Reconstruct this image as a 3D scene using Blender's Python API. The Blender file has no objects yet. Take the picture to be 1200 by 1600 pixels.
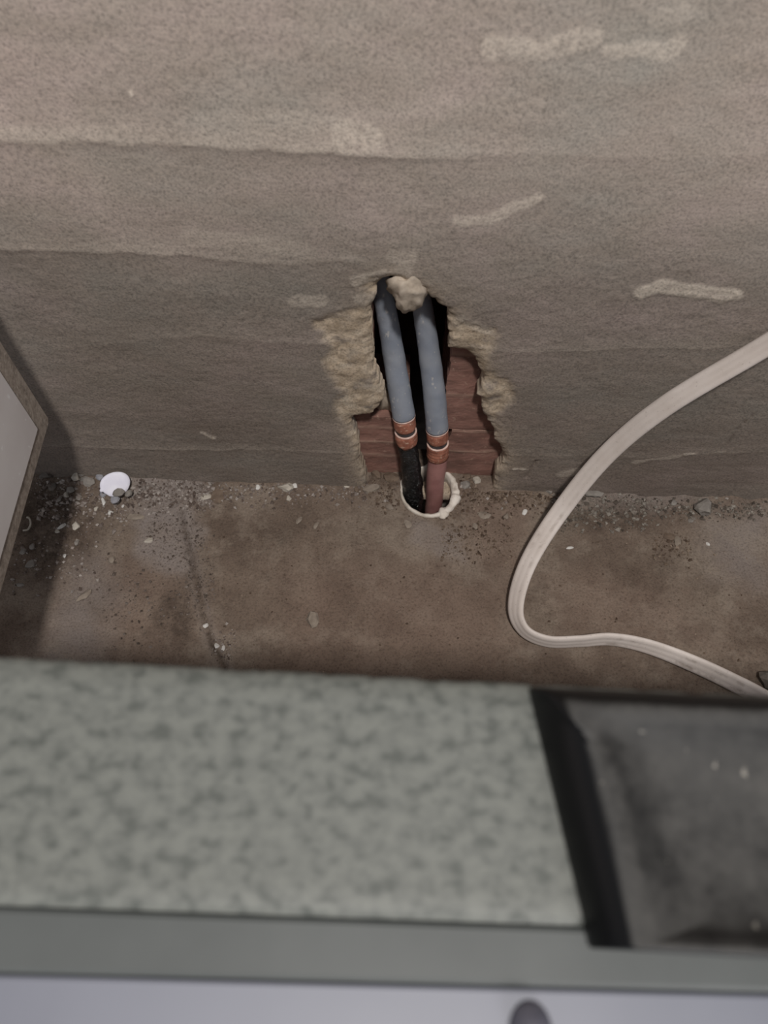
import bpy, bmesh, math, random
import numpy as np
from math import radians, sin, cos, pi
from mathutils import Vector, Matrix

rng = np.random.default_rng(7)
random.seed(7)
SC = bpy.context.scene
COL = SC.collection

# ------------------------------------------------------------------ camera
FPX = 1205.0                                   # focal length for a 1200x1600 frame
CAM = np.array([0.0, -0.505, 0.86])
PITCH, ROLL = radians(28.7), radians(2.0)
cd = bpy.data.cameras.new('camera')
cam = bpy.data.objects.new('camera', cd)
COL.objects.link(cam)
cam.matrix_world = (Matrix.Translation(Vector(CAM)) @ Matrix.Rotation(PITCH, 4, 'X')
                    @ Matrix.Rotation(ROLL, 4, 'Z'))
cd.sensor_fit = 'VERTICAL'
cd.sensor_height = 36.0
cd.lens = FPX / 1600 * 36.0
cd.clip_start = 0.02
cd.dof.use_dof = True
cd.dof.focus_distance = 0.84
cd.dof.aperture_fstop = 6.2
SC.camera = cam

# ------------------------------------------------------------------ world, lights, exposure
SC.view_settings.view_transform = 'Standard'
SC.view_settings.look = 'None'
SC.view_settings.gamma = 1.0
SC.view_settings.use_curve_mapping = False
SC.view_settings.exposure = 0.10
world = bpy.data.worlds.new('world')
SC.world = world
world.use_nodes = True
bg = world.node_tree.nodes['Background']
bg.inputs[0].default_value = (0.80, 0.83, 0.90, 1)
bg.inputs[1].default_value = 0.42


def area_light(name, loc, target, size, power, color, size_y=None):
    ld = bpy.data.lights.new(name, 'AREA')
    ld.energy = power
    ld.color = color
    ld.size = size
    if size_y:
        ld.shape = 'RECTANGLE'
        ld.size_y = size_y
    o = bpy.data.objects.new(name, ld)
    COL.objects.link(o)
    o.location = loc
    o.rotation_euler = (Vector(target) - Vector(loc)).to_track_quat('-Z', 'Y').to_euler()
    return o


area_light('ceiling_lamp', (0.125, -1.05, 2.45), (0, 0, 0.2), 0.15, 40.0, (1.0, 0.96, 0.92))
area_light('window_daylight', (0.75, -1.95, 1.12), (0, 0, 0.45), 0.6, 20.0, (1.0, 0.97, 0.97), 0.5)


# ------------------------------------------------------------------ pixel -> point on a real plane
def ray(px, py):
    v = np.array([(px - 600) / FPX, -(py - 800) / FPX, -1.0])
    c, s = cos(ROLL), sin(ROLL)
    v = np.array([c * v[0] - s * v[1], s * v[0] + c * v[1], v[2]])
    c, s = cos(PITCH), sin(PITCH)
    return np.array([v[0], c * v[1] - s * v[2], s * v[1] + c * v[2]])


def at(px, py, axis, val):
    r = ray(px, py)
    return CAM + r * (val - CAM[axis]) / r[axis]


def at_depth(px, py, d):
    return CAM + ray(px, py) * d


def on_wall(px, py, y=0.0):
    return at(px, py, 1, y)


def on_floor(px, py, z=0.0):
    return at(px, py, 2, z)


# ------------------------------------------------------------------ noise in numpy
def _hash(ix, iy, seed):
    h = (ix.astype(np.int64) * 374761393 + iy.astype(np.int64) * 668265263 + seed * 974634541) & 0xFFFFFFFF
    h = ((h ^ (h >> 13)) * 1274126177) & 0xFFFFFFFF
    return ((h ^ (h >> 16)) & 0xFFFF) / 65535.0


def vnoise(x, y, seed=0):
    x = np.asarray(x, float); y = np.asarray(y, float)
    ix, iy = np.floor(x), np.floor(y)
    fx, fy = x - ix, y - iy
    ux, uy = fx * fx * (3 - 2 * fx), fy * fy * (3 - 2 * fy)
    a, b = _hash(ix, iy, seed), _hash(ix + 1, iy, seed)
    c, d = _hash(ix, iy + 1, seed), _hash(ix + 1, iy + 1, seed)
    return (a * (1 - ux) + b * ux) * (1 - uy) + (c * (1 - ux) + d * ux) * uy


def fbm(x, y, freq, octaves=4, seed=0, gain=0.5):
    s = 0; amp = 1; tot = 0
    for o in range(octaves):
        s = s + amp * vnoise(x * freq, y * freq, seed + o * 17)
        tot += amp; amp *= gain; freq *= 2.03
    return s / tot * 2 - 1


def sstep(a, b, x):
    t = np.clip((x - a) / (b - a), 0, 1)
    return t * t * (3 - 2 * t)


def poly_inside(px, py, poly):
    inside = np.zeros(px.shape, bool)
    n = len(poly)
    for i in range(n):
        x0, y0 = poly[i]; x1, y1 = poly[(i + 1) % n]
        if y0 == y1:
            continue
        c = ((y0 > py) != (y1 > py)) & (px < (x1 - x0) * (py - y0) / (y1 - y0) + x0)
        inside ^= c
    return inside


def seg_dist(px, py, pts, closed=False):
    best = np.full(np.shape(px), 1e9); bx = np.array(px, float); by = np.array(py, float)
    n = len(pts)
    for i in range(n if closed else n - 1):
        x0, y0 = pts[i]; x1, y1 = pts[(i + 1) % n]
        dx, dy = x1 - x0, y1 - y0
        t = np.clip(((px - x0) * dx + (py - y0) * dy) / max(dx * dx + dy * dy, 1e-12), 0, 1)
        qx, qy = x0 + t * dx, y0 + t * dy
        d = np.hypot(px - qx, py - qy)
        m = d < best
        best = np.where(m, d, best); bx = np.where(m, qx, bx); by = np.where(m, qy, by)
    return best, bx, by


def signed(px, py, poly):
    d, bx, by = seg_dist(px, py, poly, True)
    return np.where(poly_inside(px, py, poly), -d, d), bx, by


def jagged(poly, step, amp, seed):
    r = random.Random(seed)
    out = []
    n = len(poly)
    for i in range(n):
        a = np.array(poly[i]); b = np.array(poly[(i + 1) % n])
        k = max(1, int(np.hypot(*(b - a)) / step))
        nrm = np.array([-(b - a)[1], (b - a)[0]]) / (np.hypot(*(b - a)) + 1e-9)
        for j in range(k):
            out.append(tuple(a + (b - a) * j / k + nrm * r.uniform(-amp, amp)))
    return out


# ------------------------------------------------------------------ materials
def srgb(r, g, b):
    f = lambda c: (c / 255 / 12.92) if c <= 10 else ((c / 255 + 0.055) / 1.055) ** 2.4
    return (f(r), f(g), f(b), 1)


class Mat:
    def __init__(self, name, rough=0.8, spec=0.3):
        self.m = bpy.data.materials.new(name)
        self.m.use_nodes = True
        self.t = self.m.node_tree
        self.b = self.t.nodes['Principled BSDF']
        self.b.inputs['Roughness'].default_value = rough
        self.b.inputs['Specular IOR Level'].default_value = spec
        self.co = self.t.nodes.new('ShaderNodeTexCoord').outputs['Object']

    def n(self, kind, **kw):
        nd = self.t.nodes.new(kind)
        for k, v in kw.items():
            setattr(nd, k, v)
        return nd

    def link(self, a, b):
        self.t.links.new(a, b)

    def noise(self, scale, detail=4, rough=0.55, stretch=(1, 1, 1), dist=0.0, off=(0, 0, 0)):
        mp = self.n('ShaderNodeMapping')
        mp.inputs['Scale'].default_value = stretch
        mp.inputs['Location'].default_value = off
        self.link(self.co, mp.inputs[0])
        nz = self.n('ShaderNodeTexNoise')
        nz.inputs['Scale'].default_value = scale
        nz.inputs['Detail'].default_value = detail
        nz.inputs['Roughness'].default_value = rough
        nz.inputs['Distortion'].default_value = dist
        self.link(mp.outputs[0], nz.inputs['Vector'])
        return nz.outputs['Fac']

    def ramp(self, fac, stops):
        r = self.n('ShaderNodeValToRGB')
        e = r.color_ramp.elements
        while len(e) < len(stops):
            e.new(0.5)
        for i, (p, c) in enumerate(stops):
            e[i].position = p
            e[i].color = c if len(c) == 4 else (*c, 1)
        self.link(fac, r.inputs[0])
        return r.outputs[0]

    def rng(self, fac, a, b, lo=0.0, hi=1.0):
        r = self.n('ShaderNodeMapRange')
        r.inputs[1].default_value = a; r.inputs[2].default_value = b
        r.inputs[3].default_value = lo; r.inputs[4].default_value = hi
        self.link(fac, r.inputs[0])
        return r.outputs[0]

    def mul(self, a, b, op='MULTIPLY'):
        m = self.n('ShaderNodeMath', operation=op)
        for s, v in zip(m.inputs, (a, b)):
            if isinstance(v, (int, float)):
                s.default_value = v
            else:
                self.link(v, s)
        return m.outputs[0]

    def mix(self, fac, a, b, mode='MIX'):
        m = self.n('ShaderNodeMix', data_type='RGBA', blend_type=mode)
        if isinstance(fac, (int, float)):
            m.inputs[0].default_value = fac
        else:
            self.link(fac, m.inputs[0])
        for s, v in ((m.inputs[6], a), (m.inputs[7], b)):
            if isinstance(v, tuple):
                s.default_value = v
            else:
                self.link(v, s)
        return m.outputs[2]

    def attr(self, name):
        a = self.n('ShaderNodeAttribute', attribute_name=name)
        sp = self.n('ShaderNodeSeparateColor')
        self.link(a.outputs['Color'], sp.inputs[0])
        return sp.outputs[0], sp.outputs[1], sp.outputs[2]

    def color(self, c):
        if isinstance(c, tuple):
            self.b.inputs['Base Color'].default_value = c
        else:
            self.link(c, self.b.inputs['Base Color'])
        return self

    def rough(self, f):
        self.link(f, self.b.inputs['Roughness'])
        return self

    def bump(self, fac, dist, strength=1.0):
        bp = self.n('ShaderNodeBump')
        bp.inputs['Distance'].default_value = dist
        bp.inputs['Strength'].default_value = strength
        self.link(fac, bp.inputs['Height'])
        self.link(bp.outputs[0], self.b.inputs['Normal'])
        return self


def simple(name, c1, c2, scale, rough=0.8, spec=0.3, bump=0.0, detail=4, lo=0.35, hi=0.65, stretch=(1, 1, 1)):
    m = Mat(name, rough, spec)
    f = m.noise(scale, detail, stretch=stretch)
    m.color(m.ramp(f, [(lo, c1), (hi, c2)]))
    if bump:
        m.bump(f, bump)
    return m.m


# plaster wall
m = Mat('cement_plaster', 0.93, 0.15)
f_big = m.noise(5.0, 5, 0.6, (1, 1, 1.6))
f_mid = m.noise(26, 5, 0.6, (0.7, 1, 1.6), off=(3, 1, 2))
f_fine = m.noise(420, 3, 0.7)
f_str = m.noise(60, 5, 0.6, (0.14, 1, 1.0), off=(1, 5, 2))
base = m.ramp(f_big, [(0.32, srgb(136, 131, 123)), (0.5, srgb(144, 134, 125)), (0.68, srgb(157, 143, 136))])
base = m.mix(m.rng(f_mid, 0.35, 0.7, 0, 0.45), base, srgb(125, 115, 104))
base = m.mix(m.rng(f_str, 0.50, 0.72, 0, 0.22), base, srgb(158, 149, 138))
pal, san, darken = m.attr('tint')
base = m.mix(m.mul(darken, m.rng(f_str, 0.3, 0.7, 0.5, 1.0)), base, srgb(110, 98, 89))
sandc = m.ramp(m.noise(55, 5, 0.65), [(0.34, srgb(164, 147, 126)), (0.5, srgb(184, 167, 146)), (0.7, srgb(196, 182, 163))])
base = m.mix(m.mul(san, m.rng(m.noise(40, 4), 0.30, 0.46)), base, sandc)
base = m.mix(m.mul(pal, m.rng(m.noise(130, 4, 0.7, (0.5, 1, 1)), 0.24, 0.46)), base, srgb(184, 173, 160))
grain = m.ramp(f_fine, [(0.30, (0.62, 0.62, 0.62)), (0.5, (1, 1, 1)), (0.72, (1.22, 1.2, 1.18))])
base = m.mix(1.0, base, grain, 'MULTIPLY')
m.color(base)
m.bump(m.mul(f_fine, m.mul(m.noise(190, 4, 0.65), 1.0), 'ADD'), 0.0009, 0.55)
M_PLASTER = m.m

# floor
m = Mat('dirty_concrete_floor', 0.95, 0.12)
f1 = m.noise(7, 6, 0.62)
f2 = m.noise(24, 5, 0.65, off=(2, 7, 1))
f3 = m.noise(380, 3, 0.7)
base = m.ramp(f1, [(0.36, srgb(100, 87, 77)), (0.5, srgb(115, 101, 90)), (0.64, srgb(130, 118, 106))])
base = m.mix(m.rng(f2, 0.45, 0.62, 0, 0.6), base, srgb(93, 80, 71))
base = m.mix(m.rng(m.noise(16, 6, 0.7, off=(5, 2, 9)), 0.50, 0.64, 0, 0.6), base, srgb(138, 126, 114))
gd, dk, rd = m.attr('tint')
base = m.mix(m.mul(rd, m.rng(f1, 0.3, 0.6, 0.3, 0.8)), base, srgb(121, 102, 91))
base = m.mix(m.mul(gd, m.rng(f2, 0.30, 0.55, 0.45, 1.0)), base, srgb(134, 125, 120))
base = m.mix(m.mul(dk, m.rng(m.noise(70, 4, 0.7), 0.35, 0.6, 0.25, 1.0)), base, srgb(66, 56, 49))
base = m.mix(1.0, base, m.ramp(f3, [(0.28, (0.62, 0.6, 0.58)), (0.48, (1, 1, 1)), (0.75, (1.2, 1.18, 1.15))]), 'MULTIPLY')
m.color(base)
m.bump(m.mul(f3, m.noise(90, 5, 0.7), 'ADD'), 0.0018, 0.8)
M_FLOOR = m.m

# hollow brick
m = Mat('red_clay_brick', 0.9, 0.2)
f1 = m.noise(30, 5, 0.65, (0.5, 1, 1.4))
base = m.ramp(f1, [(0.35, srgb(118, 90, 81)), (0.55, srgb(147, 110, 99)), (0.7, srgb(162, 129, 116))])
base = m.mix(m.rng(m.noise(160, 4, 0.7), 0.60, 0.72, 0, 0.6), base, srgb(188, 160, 142))
gd, dk, rd = m.attr('tint')
base = m.mix(gd, base, srgb(184, 158, 140))
m.color(base).bump(m.noise(200, 4), 0.0010, 0.7)
M_BRICK = m.m
M_CAVITY = simple('shade_dark_cavity_lining', srgb(40, 34, 31), srgb(62, 54, 48), 30, 0.95, 0.05, 0.002)  # dark colour stands in for the shade inside the hole
M_LUMP = simple('sandy_mortar', srgb(150, 137, 122), srgb(180, 167, 152), 70, 0.95, 0.1, 0.0015)

# pipes
m = Mat('grey_foam_sleeve', 0.55, 0.4)
base = m.ramp(m.noise(30, 4), [(0.35, srgb(132, 138, 149)), (0.65, srgb(148, 152, 160))])
base = m.mix(m.rng(m.noise(150, 3, 0.6, (1, 1, 0.6)), 0.62, 0.70, 0, 0.8), base, srgb(188, 184, 180))
m.color(base).bump(m.noise(220, 3), 0.0005, 0.6)
M_FOAM = m.m
m = Mat('copper_coloured_sleeve', 0.6, 0.4)
base = m.ramp(m.noise(90, 4, 0.65), [(0.35, srgb(126, 78, 62)), (0.6, srgb(164, 108, 88))])
base = m.mix(m.rng(m.noise(260, 3), 0.58, 0.7, 0, 0.7), base, srgb(200, 172, 152))
m.color(base).bump(m.noise(300, 3), 0.0006, 0.7)
M_COPPER = m.m
M_PINK = simple('pale_sleeve_rim', srgb(196, 160, 146), srgb(216, 190, 178), 120, 0.6, 0.4)
M_GROOVE = simple('grey_seal_ring', srgb(52, 49, 51), srgb(74, 70, 72), 120, 0.5, 0.4)
m = Mat('red_brown_pipe_paint', 0.5, 0.4)
base = m.ramp(m.noise(40, 4), [(0.35, srgb(150, 106, 102)), (0.65, srgb(172, 126, 120))])
base = m.mix(m.rng(m.noise(140, 3), 0.64, 0.74, 0, 0.5), base, srgb(176, 136, 124))
m.color(base).bump(m.noise(160, 3), 0.0005, 0.5)
M_REDPIPE = m.m
m = Mat('black_bitumen', 0.18, 0.5)
m.color(m.mix(m.rng(m.noise(260, 3, 0.7), 0.64, 0.70, 0, 0.7), m.ramp(m.noise(60, 4), [(0.4, srgb(6, 6, 7)), (0.7, srgb(18, 17, 18))]), srgb(130, 126, 122)))  # pale noise specks paint glints into the bitumen colour
m.bump(m.noise(240, 3, 0.65), 0.008, 1.0)
M_BITUMEN = m.m
m = Mat('off_white_plastic', 0.55, 0.4)
base = m.ramp(m.noise(40, 5), [(0.35, srgb(186, 176, 162)), (0.6, srgb(214, 205, 194))])
base = m.mix(m.rng(m.noise(90, 5, 0.7, off=(4, 1, 1)), 0.56, 0.70, 0, 0.6), base, srgb(140, 126, 110))
m.color(base).bump(m.noise(150, 4), 0.0008, 0.6)
M_STUB = m.m

# cable
m = Mat('dusty_white_cable_sheath', 0.55, 0.4)
base = m.ramp(m.noise(22, 4), [(0.35, srgb(200, 189, 181)), (0.65, srgb(213, 203, 196))])
gd, dk, rd = m.attr('tint')
base = m.mix(m.mul(dk, m.rng(m.noise(45, 4, 0.6), 0.48, 0.66)), base, srgb(150, 137, 127))
base = m.mix(m.rng(m.noise(330, 2, 0.5), 0.66, 0.72, 0, 0.3), base, srgb(140, 126, 116))
m.color(base)
M_CABLE = m.m

# slab
m = Mat('speckled_grey_worktop', 0.55, 0.35)
f1 = m.noise(180, 3, 0.5, (0.75, 1, 1), 0.2)
f2 = m.noise(420, 2, 0.5, (0.7, 1, 1))
base = m.ramp(f1, [(0.34, srgb(70, 73, 69)), (0.46, srgb(88, 90, 86)), (0.62, srgb(98, 100, 95))])
base = m.mix(m.rng(f2, 0.58, 0.68, 0, 0.3), base, srgb(62, 65, 62))
m.color(base)
M_SLAB = m.m
M_SLABCORE = simple('worktop_core', srgb(146, 138, 124), srgb(170, 164, 150), 200)
M_TRIM = simple('plain_grey_edging', srgb(65, 68, 67), srgb(72, 75, 74), 18, 0.5, 0.35)
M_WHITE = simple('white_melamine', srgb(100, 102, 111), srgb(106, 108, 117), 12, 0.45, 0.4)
M_CAP = simple('dark_grey_plastic_cap', srgb(66, 66, 76), srgb(84, 83, 92), 60, 0.5, 0.4)
m = Mat('worn_white_laminate', 0.5, 0.35)
base = m.ramp(m.noise(9, 4), [(0.35, srgb(212, 205, 203)), (0.65, srgb(224, 219, 217))])
base = m.mix(m.rng(m.noise(120, 2), 0.68, 0.74, 0, 0.7), base, srgb(240, 239, 238))
m.color(base)
M_LAMINATE = m.m
m = Mat('raw_chipboard', 0.9, 0.2)
base = m.ramp(m.noise(220, 4, 0.7, (1, 0.6, 0.6)), [(0.32, srgb(128, 118, 109)), (0.5, srgb(158, 146, 135)), (0.68, srgb(176, 165, 154))])
base = m.mix(m.rng(m.noise(380, 2), 0.66, 0.74, 0, 0.8), base, srgb(205, 196, 182))
m.color(base).bump(m.noise(300, 3), 0.0006, 0.7)
M_CHIP = m.m

# black housing
m = Mat('dusty_black_plastic', 0.4, 0.25)
dustn = m.noise(75, 5, 0.65)
geo = m.n('ShaderNodeNewGeometry')
sep = m.n('ShaderNodeSeparateXYZ')
m.link(geo.outputs['Normal'], sep.inputs[0])
up = m.rng(sep.outputs[2], 0.88, 0.99)
dust = m.mul(up, m.rng(dustn, 0.34, 0.68, 0.30, 1.0))
base = m.mix(dust, srgb(5, 5, 6), srgb(64, 63, 61))
base = m.mix(m.mul(up, m.rng(m.noise(190, 2, 0.5), 0.70, 0.76, 0, 0.5)), base, srgb(150, 145, 136))
m.color(base)
m.rough(m.rng(dust, 0, 1, 0.35, 0.8))
M_HOUSING = m.m


def stone_mat(name, a, b):
    return simple(name, a, b, 110, 0.95, 0.12, 0.0012)


M_ST = {
    'grey': stone_mat('grey_mortar', srgb(120, 114, 108), srgb(141, 135, 128)),
    'beige': stone_mat('beige_mortar', srgb(122, 111, 100), srgb(143, 132, 120)),
    'pale': stone_mat('pale_plaster', srgb(160, 152, 140), srgb(188, 180, 168)),
    'white': stone_mat('white_plaster', srgb(190, 186, 180), srgb(214, 211, 206)),
    'brown': stone_mat('brown_dirt', srgb(98, 84, 73), srgb(118, 103, 90)),
    'dark': stone_mat('dark_grey_rubble', srgb(92, 87, 82), srgb(118, 110, 102)),
    'blue': stone_mat('blue_grey_mortar', srgb(128, 127, 131), srgb(150, 149, 154)),
}
m = Mat('chalk_white_plastic', 0.5, 0.3)
m.color(m.ramp(m.noise(60, 3), [(0.3, srgb(222, 219, 232)), (0.7, srgb(236, 234, 243))]))
M_DISC = m.m
m = Mat('loose_grit', 0.95, 0.1)
at_ = m.n('ShaderNodeAttribute', attribute_name='tint')
m.color(at_.outputs['Color'])
M_GRIT = m.m


# ------------------------------------------------------------------ object helpers
def mesh_obj(name, verts, faces, mat, parent=None, smooth=False, loc=None, tint=None):
    me = bpy.data.meshes.new(name)
    v = np.asarray(verts, float)
    if parent is not None:
        off = np.array(parent.location)
        if parent.parent is not None:
            off = off + np.array(parent.parent.location)
    elif loc is not None:
        off = np.array(loc, float)
    else:
        off = np.zeros(3)
    v = v - off
    me.from_pydata(v.tolist(), [], [list(map(int, f)) for f in faces])
    me.materials.append(mat)
    if smooth:
        me.polygons.foreach_set('use_smooth', [True] * len(me.polygons))
    if tint is not None:
        a = me.color_attributes.new('tint', 'FLOAT_COLOR', 'POINT')
        t = np.ones((len(v), 4)); t[:, :3] = tint
        a.data.foreach_set('color', t.ravel())
    me.update()
    o = bpy.data.objects.new(name, me)
    COL.objects.link(o)
    if parent is not None:
        o.parent = parent
    elif loc is not None:
        o.location = loc
    return o


def bm_obj(name, bm, mat, parent=None, smooth=False, loc=None):
    bmesh.ops.recalc_face_normals(bm, faces=bm.faces)
    bm.verts.index_update()
    vs = [tuple(v.co) for v in bm.verts]
    fs = [[v.index for v in f.verts] for f in bm.faces]
    bm.free()
    return mesh_obj(name, vs, fs, mat, parent, smooth, loc)


def tag(o, label, cat, group=None):
    o['label'] = label
    o['category'] = cat
    if group:
        o['group'] = group
    return o


def thing(name, loc, label, cat, group=None):
    o = bpy.data.objects.new(name, None)
    o.empty_display_size = 0.02
    COL.objects.link(o)
    o.location = loc
    return tag(o, label, cat, group)


def sheet(us, vs, to3d, hole=None, rim=None):
    """grid over (u, v); faces inside the hole polygon go, its border gets a rim of the given depth"""
    U, V = np.meshgrid(us, vs)
    u = U.ravel().copy(); v = V.ravel().copy()
    nu, nv = len(us), len(vs)
    idx = np.arange(nu * nv).reshape(nv, nu)
    quads = np.stack([idx[:-1, :-1], idx[:-1, 1:], idx[1:, 1:], idx[1:, :-1]], -1).reshape(-1, 4)
    border = None
    if hole is not None:
        hp = np.array(hole)
        near = (u > hp[:, 0].min() - .02) & (u < hp[:, 0].max() + .02) & (v > hp[:, 1].min() - .02) & (v < hp[:, 1].max() + .02)
        sd = np.full(u.shape, 1.0); bx = u.copy(); by = v.copy()
        sd[near], bx[near], by[near] = signed(u[near], v[near], hole)
        ins = sd < 0
        keep = ~ins[quads].all(1)
        quads = quads[keep]
        used = np.zeros(len(u), bool); used[quads.ravel()] = True
        snap = ins & used
        u[snap] = bx[snap]; v[snap] = by[snap]
        border = snap
    P, T = to3d(u, v)
    faces = quads.tolist()
    verts = P
    tint = T
    if border is not None and rim:
        from collections import Counter
        e = np.concatenate([quads[:, [0, 1]], quads[:, [1, 2]], quads[:, [2, 3]], quads[:, [3, 0]]])
        e = e[border[e].all(1)]
        cnt = Counter(tuple(sorted(x)) for x in e.tolist())
        ed = [tuple(x) for x in e.tolist() if cnt[tuple(sorted(x))] == 1]
        bi = sorted({i for x in ed for i in x})
        mp = {}
        nv0 = len(verts)
        ring1 = []; ring2 = []
        for k, i in enumerate(bi):
            p = verts[i]
            ring1.append(rim(p, 0.5, k)); ring2.append(rim(p, 1.0, k))
            mp[i] = k
        nb = len(bi)
        verts = np.vstack([verts, np.array(ring1), np.array(ring2)])
        tint = np.vstack([tint, tint[bi], tint[bi]])
        for a, b in ed:
            ka, kb = mp[a], mp[b]
            faces.append([b, a, nv0 + ka, nv0 + kb])
            faces.append([nv0 + kb, nv0 + ka, nv0 + nb + ka, nv0 + nb + kb])
    return verts, faces, tint


def tube(path, radii, n=28, seed=0, bumpy=0.0, cap=True, close_end=True):
    """swept round tube through 3D points"""
    path = [np.array(p, float) for p in path]
    verts = []; faces = []
    up = np.array([1.0, 0, 0])
    for i, p in enumerate(path):
        t = path[min(i + 1, len(path) - 1)] - path[max(i - 1, 0)]
        t /= np.linalg.norm(t)
        a = up - t * np.dot(up, t); a /= np.linalg.norm(a)
        b = np.cross(t, a)
        for k in range(n):
            th = 2 * pi * k / n
            r = radii[i]
            if bumpy:
                r += bumpy * float(fbm(np.array([cos(th) * 1.3 + 7]), np.array([sin(th) * 1.3 + i * 0.35]), 1.1, 3, seed)[0])
            verts.append(p + a * cos(th) * r + b * sin(th) * r)
    for i in range(len(path) - 1):
        for k in range(n):
            k2 = (k + 1) % n
            faces.append([i * n + k, i * n + k2, (i + 1) * n + k2, (i + 1) * n + k])
    if cap:
        faces.append([k for k in range(n)][::-1])
        faces.append([(len(path) - 1) * n + k for k in range(n)])
    return verts, faces


def smooth_path(pts, n):
    """Catmull-Rom through points"""
    P = [np.array(p, float) for p in pts]
    P = [2 * P[0] - P[1]] + P + [2 * P[-1] - P[-2]]
    out = []
    segs = len(P) - 3
    for s in range(n):
        t = s / (n - 1) * segs
        i = min(int(t), segs - 1); f = t - i
        a, b, c, d = P[i:i + 4]
        out.append(0.5 * ((2 * b) + (c - a) * f + (2 * a - 5 * b + 4 * c - d) * f * f + (3 * b - a - 3 * c + d) * f ** 3))
    return out


def prism(poly, z0, z1, bevel=0.0):
    bm = bmesh.new()
    lo = [bm.verts.new((x, y, z0)) for x, y in poly]
    hi = [bm.verts.new((x, y, z1)) for x, y in poly]
    n = len(poly)
    bm.faces.new(lo[::-1]); bm.faces.new(hi)
    for i in range(n):
        bm.faces.new([lo[i], lo[(i + 1) % n], hi[(i + 1) % n], hi[i]])
    if bevel:
        bmesh.ops.bevel(bm, geom=list(bm.edges), offset=bevel, segments=2, affect='EDGES', profile=0.5)
    return bm


def wpoly(pts, y=0.0):
    return [tuple(on_wall(px, py, y)[[0, 2]]) for px, py in pts]


def fpoly(pts, z=0.0):
    return [tuple(on_floor(px, py, z)[[0, 1]]) for px, py in pts]


# ------------------------------------------------------------------ wall
HOLE_PX = [(590, 448), (604, 441), (614, 439), (626, 441), (640, 446), (655, 455), (668, 466), (680, 475), (690, 485), (698, 488),
           (700, 502), (702, 530), (700, 552), (715, 556), (733, 559), (742, 568), (750, 584), (760, 594), (752, 606), (746, 622),
           (752, 630), (754, 648), (763, 664), (772, 672), (774, 690), (782, 704), (790, 718), (785, 730), (774, 742), (770, 775),
           (572, 775), (572, 752), (567, 738), (560, 722), (561, 700), (557, 685), (549, 672), (548, 660), (560, 657), (578, 652),
           (592, 642), (601, 630), (598, 615), (592, 604), (584, 585), (581, 550), (579, 510), (578, 484), (584, 477), (588, 465), (586, 455)]
hole_poly = jagged(wpoly(HOLE_PX), 0.0035, 0.0012, 3)
lo_x = [p for p in hole_poly]
SAND = [wpoly([(486, 500), (520, 492), (575, 478), (600, 480), (600, 600), (615, 650), (570, 665), (566, 700), (570, 735), (552, 705), (538, 672),
               (520, 640), (532, 612), (512, 585), (503, 565), (520, 545), (502, 530), (490, 515)]),
        wpoly([(690, 485), (712, 492), (740, 505), (775, 515), (778, 532), (765, 556), (770, 580), (800, 598), (805, 620), (780, 650),
               (775, 668), (745, 640), (740, 600), (700, 560)]),
        wpoly([(552, 440), (575, 430), (606, 432), (620, 445), (588, 470), (575, 482), (562, 478), (568, 455)])]
SMEAR_GLOW = [([(1003, 458), (1035, 449), (1080, 456), (1150, 462)], 13, 1.0), ([(1075, 462), (1130, 470), (1150, 460)], 8, .9),
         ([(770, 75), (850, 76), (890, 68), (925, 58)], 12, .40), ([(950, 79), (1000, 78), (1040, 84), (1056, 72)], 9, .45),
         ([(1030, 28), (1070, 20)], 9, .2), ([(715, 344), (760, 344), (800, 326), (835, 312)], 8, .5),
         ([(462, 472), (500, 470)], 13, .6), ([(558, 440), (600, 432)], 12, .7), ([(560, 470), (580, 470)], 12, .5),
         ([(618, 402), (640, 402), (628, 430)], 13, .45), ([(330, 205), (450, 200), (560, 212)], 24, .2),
         ([(545, 212), (570, 215)], 22, .5), ([(0, 206), (120, 212), (215, 206)], 10, .25), ([(204, 140), (207, 162)], 3, .9),  # first entry: bright patch of light on the wall, painted as pale tint
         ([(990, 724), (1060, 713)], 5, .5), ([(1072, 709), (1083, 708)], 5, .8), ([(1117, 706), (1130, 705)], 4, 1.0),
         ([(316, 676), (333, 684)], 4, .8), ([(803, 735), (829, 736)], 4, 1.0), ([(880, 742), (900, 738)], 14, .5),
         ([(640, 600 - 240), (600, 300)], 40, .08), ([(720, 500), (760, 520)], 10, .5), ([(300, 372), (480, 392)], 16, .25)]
SMEAR_GLOW = [(wpoly(p), r * .68 / FPX * 1.1, s) for p, r, s in SMEAR_GLOW]
LAPS = [([(-60, 213), (200, 221), (430, 230), (560, 238), (700, 243), (850, 236), (1000, 246), (1260, 242)], .0032, [1, 1, 1.2, 1.4, .8, .3, .25, .2]),
        ([(-60, 383), (250, 394), (330, 404), (450, 411), (545, 407), (580, 405), (700, 400), (1260, 400)], .0030, [1, 1, .9, .7, .4, 0, 0, 0]),
        ([(-60, 560), (300, 522), (490, 536), (700, 545), (900, 548), (1260, 540)], .0012, [0, .6, .8, .6, .8, .6]),
        ([(-60, 690), (300, 702), (560, 706), (700, 710), (1000, 715), (1260, 700)], .0012, [.4, 1, .4, .1, .8, .4])]
LAPS = [(wpoly(p), a, w) for p, a, w in LAPS]
CRACK = wpoly([(823, 748), (830, 735), (839, 722)])
CRACK2 = wpoly([(1132, 700), (1150, 672), (1180, 645)])
DARK_Z = 0.40


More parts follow.
